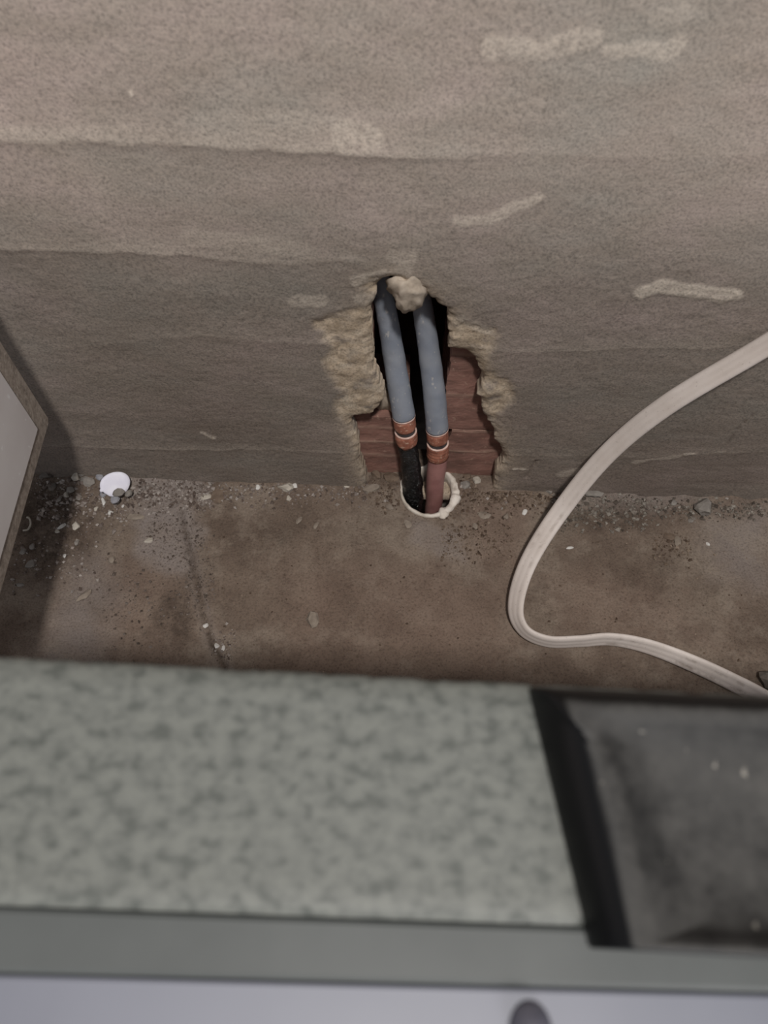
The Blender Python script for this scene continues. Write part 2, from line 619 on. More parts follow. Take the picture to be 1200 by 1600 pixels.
def wall_to3d(u, v):
    d = fbm(u, v, 7, 3, 1) * .0030 + fbm(u, v * 1.6, 30, 4, 5) * .00055 + fbm(u, v, 210, 2, 9) * .00035
    pal = np.zeros(u.shape); san = np.zeros(u.shape); darken = np.zeros(u.shape)
    wob = fbm(u, v, 90, 3, 31) * .0025
    for pts, a, w in LAPS:
        xs = [p[0] for p in pts]
        zl = np.interp(u, xs, [p[1] for p in pts]) + fbm(u, u * 0, 40, 3, 44) * .0025
        st = np.interp(u, xs, w)
        t = v - zl
        h = np.where(t > 0, np.exp(-np.clip(t, 0, 1) / .035), np.exp(np.clip(t, -1, 0) / .0055)) * a * st * .42
        d = d - h
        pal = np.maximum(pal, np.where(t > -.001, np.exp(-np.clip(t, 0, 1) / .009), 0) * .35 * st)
        darken = np.maximum(darken, np.where(t < 0, np.exp(np.clip(t, -1, 0) / .02), 0) * .35 * st)  # wall tinted darker just below each lap line
    for pts, r, s in SMEAR_GLOW:
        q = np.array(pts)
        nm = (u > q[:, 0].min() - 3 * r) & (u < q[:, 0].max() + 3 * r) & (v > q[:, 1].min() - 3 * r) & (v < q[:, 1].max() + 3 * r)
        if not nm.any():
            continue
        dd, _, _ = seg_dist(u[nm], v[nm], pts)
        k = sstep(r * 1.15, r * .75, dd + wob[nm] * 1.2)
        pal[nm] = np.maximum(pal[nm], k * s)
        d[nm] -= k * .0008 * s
    near = (u > -.16) & (u < .22) & (v > -.03) & (v < .42)
    un, vn = u[near], v[near]
    for p in SAND:
        sd, _, _ = signed(un, vn, p)
        k = sstep(.005, -.009, sd + wob[near] * 2.2)
        san[near] = np.maximum(san[near], k)
        d[near] += k * (.0020 + .0022 * fbm(un, vn, 38, 3, 77) + .0006 * fbm(un, vn, 200, 2, 78))
    hd, _, _ = seg_dist(un, vn, hole_poly, True)
    rd = np.exp(-hd / .004)
    d[near] += rd * (.0055 + .003 * fbm(un, vn, 120, 2, 79))
    san[near] = np.maximum(san[near], np.exp(-hd / .012) * .7)
    for cr, r, dep in ((CRACK, .0014, .004), (CRACK2, .0010, .0018)):
        dd, _, _ = seg_dist(u, v, cr)
        d += sstep(r * 1.6, 0, dd) * dep
        darken = np.maximum(darken, sstep(r * 1.6, 0, dd) * .9)
    lowf = sstep(DARK_Z, .05, v) * (.55 + .5 * fbm(u, v, 9, 3, 61))  # lower wall tinted darker towards the floor
    darken = np.maximum(darken, np.clip(lowf, 0, 1) * (1 - .95 * san))
    return np.stack([u, np.clip(d, -.012, .016), v], 1), np.clip(np.stack([pal, san, darken], 1), 0, 1)


us = np.concatenate([np.linspace(-1.3, -.48, 12)[:-1], np.arange(-.48, -.08, .0024), np.arange(-.08, .15, .0016), np.arange(.15, .50, .0024), np.linspace(.51, 1.3, 12)])
vs = np.concatenate([np.arange(-.024, .40, .0018), np.arange(.40, .66, .0026), np.linspace(.67, 1.8, 14)])
PT = 0.021


def wall_rim(p, f, k):
    j = (k * 7919 % 101) / 101 - .5
    y = p[1] + (PT - p[1]) * f
    return (p[0] + j * .0012 * (1 if f < 1 else .3), y, p[2] + (.0030 * f if p[2] > .2 else .001 * f) + j * .001)


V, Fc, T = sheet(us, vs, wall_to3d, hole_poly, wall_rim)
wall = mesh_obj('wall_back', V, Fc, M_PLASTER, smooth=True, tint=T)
wall['kind'] = 'structure'


def brick(x0, x1, z0, z1, y0, y1, ragged=None, seed=0, ridges=()):
    """hollow clay block: gridded, grooved front face with a rough broken side, four plain faces behind"""
    nx = max(6, int((x1 - x0) / .006)); nz = max(6, int((z1 - z0) / .0035))
    X, Z = np.meshgrid(np.linspace(x0, x1, nx + 1), np.linspace(z0, z1, nz + 1))
    x = X.ravel().copy(); z = Z.ravel()
    y = y0 + fbm(x, z, 60, 3, seed) * .0012
    t = np.zeros((len(x), 3))
    for rz, hgt in ridges:
        k = np.exp(-((z - rz - fbm(x, x * 0, 30, 2, seed) * .002) / .0022) ** 2)
        y = y - k * hgt
        t[:, 0] = np.maximum(t[:, 0], k * .5)
    e = np.minimum(np.minimum(x - x0, x1 - x), np.minimum(z - z0, z1 - z))
    y = y + np.exp(-e / .0008) * .0004
    if ragged == 'left':
        x = x + (x1 - x) / (x1 - x0) * fbm(z, z * 0, 70, 3, seed + 3) * .003
    if ragged == 'right':
        x = x + (x - x0) / (x1 - x0) * fbm(z, z * 0, 70, 3, seed + 4) * .003
    idx = np.arange(len(x)).reshape(nz + 1, nx + 1)
    faces = np.stack([idx[:-1, :-1], idx[:-1, 1:], idx[1:, 1:], idx[1:, :-1]], -1).reshape(-1, 4).tolist()
    loop = list(idx[0, :]) + list(idx[1:, -1]) + list(idx[-1, :-1][::-1]) + list(idx[1:-1, 0][::-1])
    P = np.stack([x, y, z], 1)
    B = P[loop].copy(); B[:, 1] = y1
    n0 = len(P); P = np.vstack([P, B]); t = np.vstack([t, np.zeros((len(B), 3))])
    L = len(loop)
    for k in range(L):
        a, b = loop[k], loop[(k + 1) % L]
        faces.append([b, a, n0 + k, n0 + (k + 1) % L])
    faces.append([n0 + k for k in range(L)])
    return P, faces, t


BY = 0.0235
za, zb_ = on_wall(704, 671, BY)[2], on_wall(700, 704, BY)[2]
zl = on_wall(590, 668, BY)[2] + .020
zc = on_wall(590, 690, BY)[2]
xr = on_wall(700, 600, BY)[0] - .0005
xl = on_wall(634, 700, BY)[0]
blocks = [(-.13, xl, -.03, zl - .0001, 'right', 11, ((zl - .020, .0005), (zc, .0005), (zc - .03, .0004))),
          (-.13, on_wall(580, 540, BY)[0], zl + .0001, .36, 'right', 12, ((.20, .0010), (.26, .0010))),
          (xr + .012, .21, -.03, za - .0001, 'left', 13, ((zb_, .0006), (za - .002, .0006))),
          (xr, .21, za + .0001, .36, 'left', 14, ((.17, .0003), (.24, .0003)))]
for x0, x1, z0, z1, rg, sd, rds in blocks:
    P, f, t = brick(x0, x1, z0, z1, BY, .12, rg, sd, rds)
    mesh_obj('brick', P, f, M_BRICK, wall, tint=t)
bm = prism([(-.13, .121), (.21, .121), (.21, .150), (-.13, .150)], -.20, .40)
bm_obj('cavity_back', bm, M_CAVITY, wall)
bm = prism([(-.13, .03), (.21, .03), (.21, .121), (-.13, .121)], .362, .40)  # added with the sides to stop light leaking in behind the plaster
bm_obj('cavity_light_stop', bm, M_CAVITY, wall)
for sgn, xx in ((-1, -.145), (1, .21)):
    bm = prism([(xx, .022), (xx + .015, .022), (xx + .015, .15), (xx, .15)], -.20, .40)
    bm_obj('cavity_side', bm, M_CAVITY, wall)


def lump(center, rad, seed, sub=3, rough=.22, freq=1.6):
    bm = bmesh.new()
    bmesh.ops.create_icosphere(bm, subdivisions=sub, radius=1.0)
    c = np.array(center)
    for v in bm.verts:
        p = np.array(v.co)
        n = float(fbm(np.array([p[0] * freq + seed * 3.1]), np.array([p[1] * freq + p[2] * 2.3 + seed]), 1.0, 3, seed)[0])
        p = p * (1 + rough * n * 1.6)
        v.co = Vector(p * np.array(rad) + c)
    return bm


bm_obj('mortar_lump', lump(on_wall(636, 452, .007), (.0165, .012, .0235), 4, 4, .24, 2.0), M_LUMP, wall, True)
bm_obj('mortar_lump', lump(on_wall(611, 620, .042), (.018, .012, .026), 9, 4, .25, 2.2), M_LUMP, wall, True)

# ------------------------------------------------------------------ floor
STUB_C = on_floor(671, 770)[:2]
STUB_R = .0378
floor_hole = [(STUB_C[0] + STUB_R * .985 * cos(a), STUB_C[1] + STUB_R * .985 * sin(a)) for a in np.linspace(0, 2 * pi, 72, endpoint=False)]
SEAM = fpoly([(283, 800), (296, 860), (306, 905), (318, 960), (330, 1000), (352, 1045)])
GREY = [(fpoly([(190, 790), (250, 770), (300, 780), (318, 830), (300, 900), (225, 880)]), .012, .8),
        (fpoly([(110, 880), (160, 870), (180, 930), (150, 1040), (60, 1040), (90, 950)]), .03, .6),
        (fpoly([(200, 745), (320, 745), (330, 780), (270, 800), (210, 790)]), .012, .9),
        (fpoly([(870, 740), (1000, 765), (1100, 780), (1000, 800), (900, 800)]), .014, .6),
        (fpoly([(1100, 820), (1200, 800), (1200, 930), (1120, 900)]), .03, .6),
        (fpoly([(640, 810), (720, 830), (730, 880), (640, 850)]), .01, .5)]
DARK = [(fpoly([(40, 745), (110, 750), (150, 800), (140, 860), (60, 900), (30, 820)]), .02, .8),
        (fpoly([(260, 930), (310, 950), (290, 990), (230, 985)]), .008, .7),
        (fpoly([(960, 880), (1060, 870), (1040, 930), (970, 920)]), .02, .4),
        (fpoly([(860, 790), (1010, 790), (1000, 820), (880, 830)]), .01, .6),
        (fpoly([(400, 820), (480, 800), (470, 850), (400, 860)]), .015, .35)]
RED = [(fpoly([(450, 900), (640, 880), (800, 920), (780, 1040), (460, 1040)]), .05, .7),
       (fpoly([(720, 770), (830, 770), (820, 900), (730, 880)]), .02, .6),
       (fpoly([(850, 900), (1010, 900), (1100, 1000), (900, 990)]), .03, .6),
       (fpoly([(170, 880), (270, 880), (260, 1010), (170, 1020)]), .03, .5)]


def floor_h(u, v):
    u = np.atleast_1d(np.asarray(u, float)); v = np.atleast_1d(np.asarray(v, float))
    h = fbm(u, v, 6, 3, 101) * .0022 + fbm(u, v, 38, 4, 103) * .0011 + fbm(u, v, 190, 2, 107) * .0004
    edge = np.exp(-np.clip(-v, 0, 1) / .013)
    h = h + edge * (.004 + .004 * fbm(u, v, 45, 4, 109)) * (1 + .9 * sstep(.22, .30, u) + .5 * sstep(-.2, -.3, u))
    sd, _, _ = seg_dist(u, v, SEAM)
    sd = sd + fbm(u, v, 120, 3, 113) * .003
    h = h - np.exp(-(sd / .0032) ** 2) * .0024 + np.exp(-((sd - .010) / .006) ** 2) * .0012
    r = np.hypot(u - STUB_C[0], v - STUB_C[1])
    h = h + np.exp(-((r - .045) / .012) ** 2) * (.002 + .0025 * fbm(u, v, 70, 3, 117))
    h = h + sstep(.02, .0, v * 0 + np.abs(v - .012)) * 0
    return h


def floor_to3d(u, v):
    h = floor_h(u, v)
    wob = fbm(u, v, 40, 4, 131) * .012
    g = []
    for fam in (GREY, DARK, RED):
        k = np.zeros(u.shape)
        for p, soft, s in fam:
            q = np.array(p)
            nm = (u > q[:, 0].min() - .06) & (u < q[:, 0].max() + .06) & (v > q[:, 1].min() - .06) & (v < q[:, 1].max() + .06)
            sd, _, _ = signed(u[nm], v[nm], p)
            k[nm] = np.maximum(k[nm], sstep(soft, -soft, sd + wob[nm]) * s)
        g.append(k)
    sd, _, _ = seg_dist(u, v, SEAM)
    g[1] = np.maximum(g[1], np.exp(-((sd + fbm(u, v, 160, 3, 113) * .004) / .003) ** 2) * .8)
    g[0] = np.maximum(g[0], np.exp(-np.abs(sd - .006) / .004) * .35)
    return np.stack([u, v, h], 1), np.clip(np.stack(g, 1), 0, 1)


us = np.concatenate([np.linspace(-1.3, -.49, 12)[:-1], np.arange(-.49, .51, .0024), np.linspace(.51, 1.3, 12)])
vs = np.concatenate([np.linspace(-2.2, -.33, 18)[:-1], np.arange(-.33, .062, .0022)])


def floor_rim(p, f, k):
    return (p[0], p[1], p[2] - .012 * f)


V, Fc, T = sheet(us, vs, floor_to3d, floor_hole, floor_rim)
floor = mesh_obj('floor', V, Fc, M_FLOOR, smooth=True, tint=T)
floor['kind'] = 'structure'

# ------------------------------------------------------------------ white pipe stub in the floor
st = thing('floor_pipe_stub', (STUB_C[0], STUB_C[1], 0), 'ragged off-white plastic pipe stub set in the floor around the two pipes', 'pipe stub')
N = 96
verts = []; faces = []
rows = 8
for k in range(N):
    th = 2 * pi * k / N                                    # 0 = right, pi/2 = towards the wall
    right = max(0, cos(th - radians(-5))) ** 2
    thick = .0030 + .0062 * right + .0016 * max(0, cos(th + pi / 2)) ** 3
    w = float(fbm(np.array([cos(th) * 2 + 5]), np.array([sin(th) * 2 + 5]), 1.6, 3, 211)[0])
    w2 = float(fbm(np.array([cos(th) * 5 + 9]), np.array([sin(th) * 5 + 3]), 1.6, 3, 217)[0])
    top = .0065 + .004 * w + .0022 * w2 + .005 * max(0, sin(th)) * (.4 + .6 * right)
    ro = STUB_R + .0016 * w + .0010 * w2
    ri = STUB_R - thick + .0012 * w2
    rr = [(STUB_R, -.03), (STUB_R, 0), (ro + .0006 + .002 * right, top * .55), (ro, top * .93), ((ro + ri) / 2, top * 1.08), (ri, top * .85),
          (min(ri + .0005, STUB_R - .003), -.008), (STUB_R - .0035, -.19)]
    for r, z in rr:
        verts.append((STUB_C[0] + r * cos(th), STUB_C[1] + r * sin(th), z))
for k in range(N):
    k2 = (k + 1) % N
    for j in range(rows - 1):
        faces.append([k * rows + j, k2 * rows + j, k2 * rows + j + 1, k * rows + j + 1])
pw = mesh_obj('pipe_wall', verts, faces, M_STUB, st, True)
bm = prism([(STUB_C[0] + .0352 * cos(a), STUB_C[1] + .0352 * sin(a)) for a in np.linspace(0, 2 * pi, 24, endpoint=False)], -.195, -.18)  # disc added to keep light from leaking up the stub
bm_obj('pipe_light_stop', bm, M_CAVITY, st)
p = on_floor(694, 802, .004)
bm_obj('torn_flake', lump(p, (.0062, .0085, .0042), 21, 3, .25), M_STUB, pw, True)


# ------------------------------------------------------------------ the two heating pipes
def on_pipe(px, py, y):
    return on_wall(px, py, y)


def along(path, s0, s1, n):
    L = [0.0]
    for a, b in zip(path[:-1], path[1:]):
        L.append(L[-1] + np.linalg.norm(b - a))
    L = np.array(L); P = np.array(path)
    s = np.linspace(s0, s1, n)
    return [np.array([np.interp(x, L, P[:, i]) for i in range(3)]) for x in s], L[-1]


def s_at(path, pt):
    L = 0; best = (1e9, 0)
    for a, b in zip(path[:-1], path[1:]):
        d = b - a; ln = np.linalg.norm(d)
        t = np.clip(np.dot(pt - a, d) / (ln * ln), 0, 1)
        e = np.linalg.norm(a + d * t - pt)
        if e < best[0]:
            best = (e, L + t * ln)
        L += ln
    return best[1]


# left pipe
L_KEYS = [(585, 405, .052), (597, 455, .047), (606, 500, .043), (615, 555, .036), (623, 605, .026), (631, 650, .016), (636, 690, .009), (642, 730, .002), (646, 770, -.003), (646, 812, -.004)]
R_KEYS = [(645, 405, .052), (656, 458, .047), (664, 505, .043), (671, 555, .036), (678, 610, .026), (683, 670, .014), (684, 712, .007), (680, 750, .002), (678, 785, .001), (674, 820, .001)]
for side, keys in (('left', L_KEYS), ('right', R_KEYS)):
    path = smooth_path([on_pipe(*k) for k in keys], 160)
    path += [path[-1] + np.array([-.004, 0, -.11])]
    path = [np.array(p) for p in path]
    pos = lambda px, py, y: s_at(path, on_pipe(px, py, y))
    if side == 'left':
        t = thing('heating_pipe', (STUB_C[0] - .018, STUB_C[1], 0), 'left grey-sleeved pipe whose lower length is coated in shiny black bitumen', 'pipe', 'sleeved pipes in the wall hole')
        s_f, s_g, s_e = pos(631, 650, .016), pos(634, 671, .012), pos(636, 690, .009)
    else:
        t = thing('heating_pipe', (STUB_C[0] + .010, STUB_C[1], 0), 'right grey-sleeved pipe whose lower length is red-brown', 'pipe', 'sleeved pipes in the wall hole')
        s_f, s_g, s_e = pos(683, 670, .014), pos(684, 690, .010), pos(683, 712, .007)
    # foam sleeve
    pts, tot = along(path, 0, s_f, 60)
    rad = [.0098 + .0032 * sstep(0, 1, i / 59) for i in range(60)]
    v, f = tube(pts, rad, 32, 3, .0006)
    o = mesh_obj('foam_sleeve', v, f, M_FOAM, t, True)
    o['label'] = 'blue-grey foam sleeve with pale dust specks'
    # pale rim
    pts, _ = along(path, s_f - .0012, s_f + .0012, 4)
    v, f = tube(pts, [.0124, .0134, .0134, .0124], 32)
    mesh_obj('sleeve_rim', v, f, M_PINK, o, True)['label'] = 'pale pink rim of the sleeve'
    # upper copper ring
    pts, _ = along(path, s_f + .001, s_g - .0032, 8)
    v, f = tube(pts, [.0118, .0128, .0130, .0130, .0130, .0130, .0128, .0120], 32, 5, .0006)
    mesh_obj('coupling_ring', v, f, M_COPPER, t, True)['label'] = 'copper-coloured upper coupling ring'
    pts, _ = along(path, s_g - .0045, s_g + .0045, 5)
    v, f = tube(pts, [.0114] * 5, 32)
    mesh_obj('seal_ring', v, f, M_GROOVE, t, True)['label'] = 'dark grey seal ring in the coupling groove'
    pts, _ = along(path, s_g + .0022, s_g + .0040, 4)
    v, f = tube(pts, [.0122, .0132, .0132, .0122], 32)
    mesh_obj('coupling_rim', v, f, M_PINK, t, True)['label'] = 'pale rim below the groove'
    if side == 'left':
        pts, _ = along(path, s_g + .003, s_e, 9)
        v, f = tube(pts, [.0124, .0134, .0136, .0136, .0136, .0136, .0134, .0130, .0118], 32, 8, .0012)
        v = np.array(v)
        for i in range(32):                                  # ragged torn lower edge
            v[7 * 32 + i] += np.array([0, 0, -.0022 * vnoise(np.array([i * .7]), np.array([3.0]), 5)[0]])
            v[8 * 32 + i] += np.array([0, 0, -.0050 * vnoise(np.array([i * .7]), np.array([3.0]), 5)[0]])
        mesh_obj('coupling_ring', v, f, M_COPPER, t, True)['label'] = 'torn lower coupling ring'
        pts, tt = along(path, s_e - .004, tot, 70)
        rad = [.0110 + .0016 * sstep(0, .35, i / 69) for i in range(70)]
        v, f = tube(pts, rad, 36, 12, .0024)
        mesh_obj('lower_pipe', v, f, M_BITUMEN, t, True)['label'] = 'lower pipe coated in lumpy black bitumen'
    else:
        pts, _ = along(path, s_g + .003, s_e, 14)
        rad = [.0124 + (.0010 if i % 3 else .0002) for i in range(14)]
        v, f = tube(pts, rad, 32, 8, .0006)
        mesh_obj('coupling_ring', v, f, M_COPPER, t, True)['label'] = 'ribbed dusty lower coupling ring'
        pts, tt = along(path, s_e - .002, tot, 50)
        v, f = tube(pts, [.0120 - .0008 * sstep(0, .4, i / 49) for i in range(50)], 32, 3, .0005)
        mesh_obj('lower_pipe', v, f, M_REDPIPE, t, True)['label'] = 'red-brown lower pipe'

# ------------------------------------------------------------------ flat white cable
CK = [((1500, 330), 'd', .58, 30), ((1330, 455), 'd', .65, 32), ((1195, 541), 'd', .715, 30), ((1040, 634), 'd', .80, 20), ((946, 712), 'd', .872, 18), ((873, 802), 'd', .925, 16),
      ((825, 880), 'd', .917, 28), ((806, 945), 'z', .022, 40), ((818, 984), 'z', .018, 56), ((855, 1002), 'z', .016, 60),
      ((905, 1002), 'z', .015, 60), ((955, 999), 'z', .015, 55), ((1015, 1011), 'z', .015, 46), ((1090, 1040), 'z', .016, 36), ((1165, 1076), 'z', .018, 32),
      ((1260, 1125), 'z', .018, 25), ((1420, 1170), 'z', .014, 15)]
kp = [at_depth(px, py, v) if m_ == 'd' else on_floor(px, py, v) for (px, py), m_, v, a in CK]
NC = 240
cp = smooth_path(kp, NC)
ca = [c[0] for c in smooth_path([(a, 0, 0) for *_, a in CK], NC)]
CW, CT = .0232, .0062
cs = []
for (xx, zz) in [(-1, 0), (-.93, .55), (-.72, .92), (-.50, 1.0), (-.345, .90), (-.19, 1.0), (0, 1.05), (.19, 1.0), (.345, .90), (.50, 1.0), (.72, .92), (.93, .55),
                 (1, 0), (.93, -.55), (.72, -.92), (.50, -1.0), (.345, -.90), (.19, -1.0), (0, -1.05), (-.19, -1.0), (-.345, -.90), (-.50, -1.0), (-.72, -.92), (-.93, -.55)]:
    cs.append((xx * CW / 2, zz * CT / 2))
verts = []; tt = []
for i in range(NC):
    tg = cp[min(i + 1, NC - 1)] - cp[max(i - 1, 0)]
    tg /= np.linalg.norm(tg)
    vw = CAM - cp[i]; vw /= np.linalg.norm(vw)
    nrm = vw - tg * np.dot(vw, tg); nrm /= np.linalg.norm(nrm)
    sd = np.cross(tg, nrm)
    a = radians(ca[i])
    W = sd * cos(a) - nrm * sin(a)
    Nn = np.cross(W, tg)
    f_ = i / (NC - 1)
    dirty = .12 + .45 * math.exp(-((f_ - .34) / .06) ** 2) + .9 * sstep(.64, .74, f_)
    if np.dot(Nn, nrm) < 0:
        Nn = -Nn
    for q, (x, z) in enumerate(cs):
        verts.append(cp[i] + W * x + Nn * z)
        tt.append((0, (1.0 if q in (4, 8, 9, 3) else .3) * dirty, 0))
ns = len(cs)
faces = []
for i in range(NC - 1):
    for k in range(ns):
        faces.append([i * ns + k, i * ns + (k + 1) % ns, (i + 1) * ns + (k + 1) % ns, (i + 1) * ns + k])
faces.append(list(range(ns))[::-1]); faces.append([(NC - 1) * ns + k for k in range(ns)])
verts = np.array(verts)
o = mesh_obj('flat_cable', verts, faces, M_CABLE, loc=tuple(on_floor(855, 1002)), smooth=True, tint=np.array(tt))
tag(o, 'flat off-white cable hanging in a loop that bends on the dirty floor', 'cable')

# ------------------------------------------------------------------ chipboard side panel at the left
pc = on_wall(78, 657, -.05)
PX = pc[0]; PZ = pc[2]
ic = at(58, 670, 0, PX)
iny, inz = -.05 - ic[1], ic[2] - PZ
y_b, y_f, z_t = -.05, -.56, .80
sp = thing('side_panel', (PX - .009, (y_b + y_f) / 2, PZ), 'white laminated chipboard panel with bare brown edge, at the left in front of the wall', 'panel')
# core: full back side, chamfered towards the visible side
poly_o = [(y_b, PZ + .004), (y_b - .004, PZ), (y_f, PZ - .006), (y_f, z_t), (y_b, z_t)]
poly_i = [(y_b - iny, PZ + inz + .001), (y_b - iny - .001, PZ + inz), (y_f, PZ + inz - .006), (y_f, z_t), (y_b - iny, z_t)]
bm = bmesh.new()
A = [bm.verts.new((PX - .018, y, z)) for y, z in poly_o]
B = [bm.verts.new((PX - .0007, y, z)) for y, z in poly_o]
D = [bm.verts.new((PX, y, z)) for y, z in poly_i]
n = len(A)
bm.faces.new(A)
for i in range(n):
    j = (i + 1) % n
    bm.faces.new([A[i], A[j], B[j], B[i]])
    bm.faces.new([B[i], B[j], D[j], D[i]])
bm.faces.new(D)
bm_obj('chipboard_core', bm, M_CHIP, sp)
bm = bmesh.new()
D0 = [bm.verts.new((PX - .0004, y, z)) for y, z in poly_i]
D1 = [bm.verts.new((PX + .0012, y - (.0008 if i < 2 or i == 4 else 0), z + (.0008 if i < 3 else 0))) for i, (y, z) in enumerate(poly_i)]
bm.faces.new(D0); bm.faces.new(D1)
for i in range(n):
    j = (i + 1) % n
    bm.faces.new([D0[i], D0[j], D1[j], D1[i]])
bm_obj('laminate_face', bm, M_LAMINATE, sp)

# ------------------------------------------------------------------ speckled worktop strip in the foreground
ZS = .56
a, b = at(0, 1022, 2, ZS), at(820, 1064, 2, ZS)
c, d = at(0, 1415, 2, ZS), at(800, 1443, 2, ZS)
x_l, x_r = PX + .0014, .62
yr = lambda x: a[1] + (b[1] - a[1]) * (x - a[0]) / (b[0] - a[0])
yf = lambda x: c[1] + (d[1] - c[1]) * (x - c[0]) / (d[0] - c[0])
wt = thing('worktop_strip', (.1, -.46, ZS - .028), 'speckled pale grey worktop strip crossing the foreground', 'worktop')
NX, NY = 320, 14
xs = np.linspace(x_l, x_r, NX)
verts = []; faces = []
prof = [(0.0, -.028), (0.0, -.004), (.0012, -.0012), (.004, 0.0)]
for i, x in enumerate(xs):
    y1, y0 = yr(x), yf(x)
    chip = max(0, float(fbm(np.array([x]), np.array([0.3]), 150, 3, 301)[0]) - .15) * .002
    y1 -= chip
    row = [(x, y1 - dy, ZS + dz) for dy, dz in prof]
    row += [(x, y1 - .004 + (y0 - y1 + .008) * t, ZS) for t in np.linspace(.1, 1, NY)]
    row += [(x, y0 + .0004, ZS - .0008), (x, y0, ZS - .0022), (x, y0, ZS - .028)]
    verts += row
nr = len(row)
for i in range(NX - 1):
    for j in range(nr):
        faces.append([i * nr + j, i * nr + (j + 1) % nr, (i + 1) * nr + (j + 1) % nr, (i + 1) * nr + j])
faces.append(list(range(nr))); faces.append([(NX - 1) * nr + j for j in range(nr)][::-1])
mesh_obj('slab', verts, faces, M_SLAB, wt, True)
ZT = .5582
g0, g1 = at(0, 1521, 2, ZT), at(1200, 1552, 2, ZT)
yt = lambda x: g0[1] + (g1[1] - g0[1]) * (x - g0[0]) / (g1[0] - g0[0])
bm = prism([(x_l, yf(x_l) - .0002), (x_l, yt(x_l)), (x_r, yt(x_r)), (x_r, yf(x_r) - .0002)], ZS - .028, ZT, .0018)
o = bm_obj('front_edging', bm, M_TRIM, wt)
o['label'] = 'plain grey edging along the near side'

# white rail beyond the edging
ZR = .5565
wr = thing('white_board', (.1, -.57, 0), 'white board running along the near side of the grey edging', 'board')
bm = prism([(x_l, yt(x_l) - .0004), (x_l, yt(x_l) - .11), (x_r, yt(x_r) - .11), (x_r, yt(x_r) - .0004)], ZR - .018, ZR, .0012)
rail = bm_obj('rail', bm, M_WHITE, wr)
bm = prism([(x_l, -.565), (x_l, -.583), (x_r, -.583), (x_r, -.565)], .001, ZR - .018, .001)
bm_obj('support', bm, M_WHITE, wr)
p = at(828, 1590, 2, ZR)
verts, faces = [], []
prof = [(.0074, 0), (.0066, .0020), (.0050, .0042), (.0030, .0060), (.0012, .0066)]
for r, z in prof:
    for k in range(24):
        verts.append((p[0] + r * cos(2 * pi * k / 24), p[1] - .004 + r * 1.25 * sin(2 * pi * k / 24), ZR + z - .0002))
for j in range(len(prof) - 1):
    for k in range(24):
        faces.append([j * 24 + k, j * 24 + (k + 1) % 24, (j + 1) * 24 + (k + 1) % 24, (j + 1) * 24 + k])
faces.append([(len(prof) - 1) * 24 + k for k in range(24)]); faces.append([k for k in range(24)][::-1])
mesh_obj('screw_cap', verts, faces, M_CAP, rail, True)['label'] = 'dark grey rounded screw cap'

# ------------------------------------------------------------------ black housing on the worktop
q = [at(825, 1077, 2, ZS), at(921, 1482, 2, ZS)]
zh = .020
t0 = at(893, 1103, 2, ZS + zh); t1 = at(1000, 1482, 2, ZS + zh)
x_e = .40
bh = thing('black_housing', (.24, -.46, ZS), 'black plastic housing with dusty top lying on the speckled worktop', 'housing')
base_q = np.array([[q[0][0], q[0][1]], [q[1][0], q[1][1]], [x_e, q[1][1] - .006], [x_e, q[0][1] - .004]])
top_q = np.array([[t0[0], t0[1]], [t1[0], q[1][1] + .0005], [x_e - .012, q[1][1] - .0055], [x_e - .012, t0[1] - .003]])


def roundq(quad, r, n=7):
    out = []
    for i in range(4):
        p0, p1, p2 = quad[i - 1], quad[i], quad[(i + 1) % 4]
        d0 = (p0 - p1) / np.linalg.norm(p0 - p1); d2 = (p2 - p1) / np.linalg.norm(p2 - p1)
        rr = r[i]
        A_, B_ = p1 + d0 * rr, p1 + d2 * rr
        for k in range(n):
            s = k / (n - 1)
            out.append((1 - s) ** 2 * A_ + 2 * s * (1 - s) * p1 + s * s * B_)
    return np.array(out)


rb = roundq(base_q, (.0012, .001, .004, .004), 9)
rt = roundq(top_q, (.008, .001, .006, .006), 9)
# extra points along the bowed left side of the top, matched on the base
def insert(ring, i, pts):
    return np.vstack([ring[:i], pts, ring[i:]])


tb_ = np.linspace(0, 1, 17)[1:-1]
rb = insert(rb, 9, [rb[8] * (1 - t) + rb[9] * t for t in tb_])
rt = insert(rt, 9, [rt[8] * (1 - t) + rt[9] * t + np.array([.0050 * sin(pi * t ** .62), 0]) for t in tb_])
verts = []; faces = []
steps = [(0, 0), (0, .08), (.08, .30), (.20, .52), (.36, .72), (.55, .87), (.74, .955), (.88, .99), (1.0, 1.0)]
for s, z in steps:
    ring = rb * (1 - s) + rt * s
    verts += [(x, y, ZS + .0004 + zh * z) for x, y in ring]
nn = len(rb)
for j in range(len(steps) - 1):
    for k in range(nn):
        faces.append([j * nn + k, j * nn + (k + 1) % nn, (j + 1) * nn + (k + 1) % nn, (j + 1) * nn + k])
faces.append([k for k in range(nn)][::-1])
cen = rt.mean(0)
ya_, yb_ = rt[:, 1].min(), rt[:, 1].max()
ins = (.94, .86, .76, .64, .5, .36, .22, .10)
for s in ins:
    for x, y in cen + (rt - cen) * s:
        t_ = (y - ya_) / (yb_ - ya_)
        verts.append((x, y, ZS + .0004 + zh - .0075 * (1 - (2 * t_ - 1) ** 2) * sstep(1.0, .80, s)))
L0 = len(steps) - 1
for j in range(L0, L0 + len(ins)):
    for k in range(nn):
        faces.append([j * nn + k, j * nn + (k + 1) % nn, (j + 1) * nn + (k + 1) % nn, (j + 1) * nn + k])
faces.append([(L0 + len(ins)) * nn + k for k in range(nn)])
mesh_obj('shell', verts, faces, M_HOUSING, bh, True)

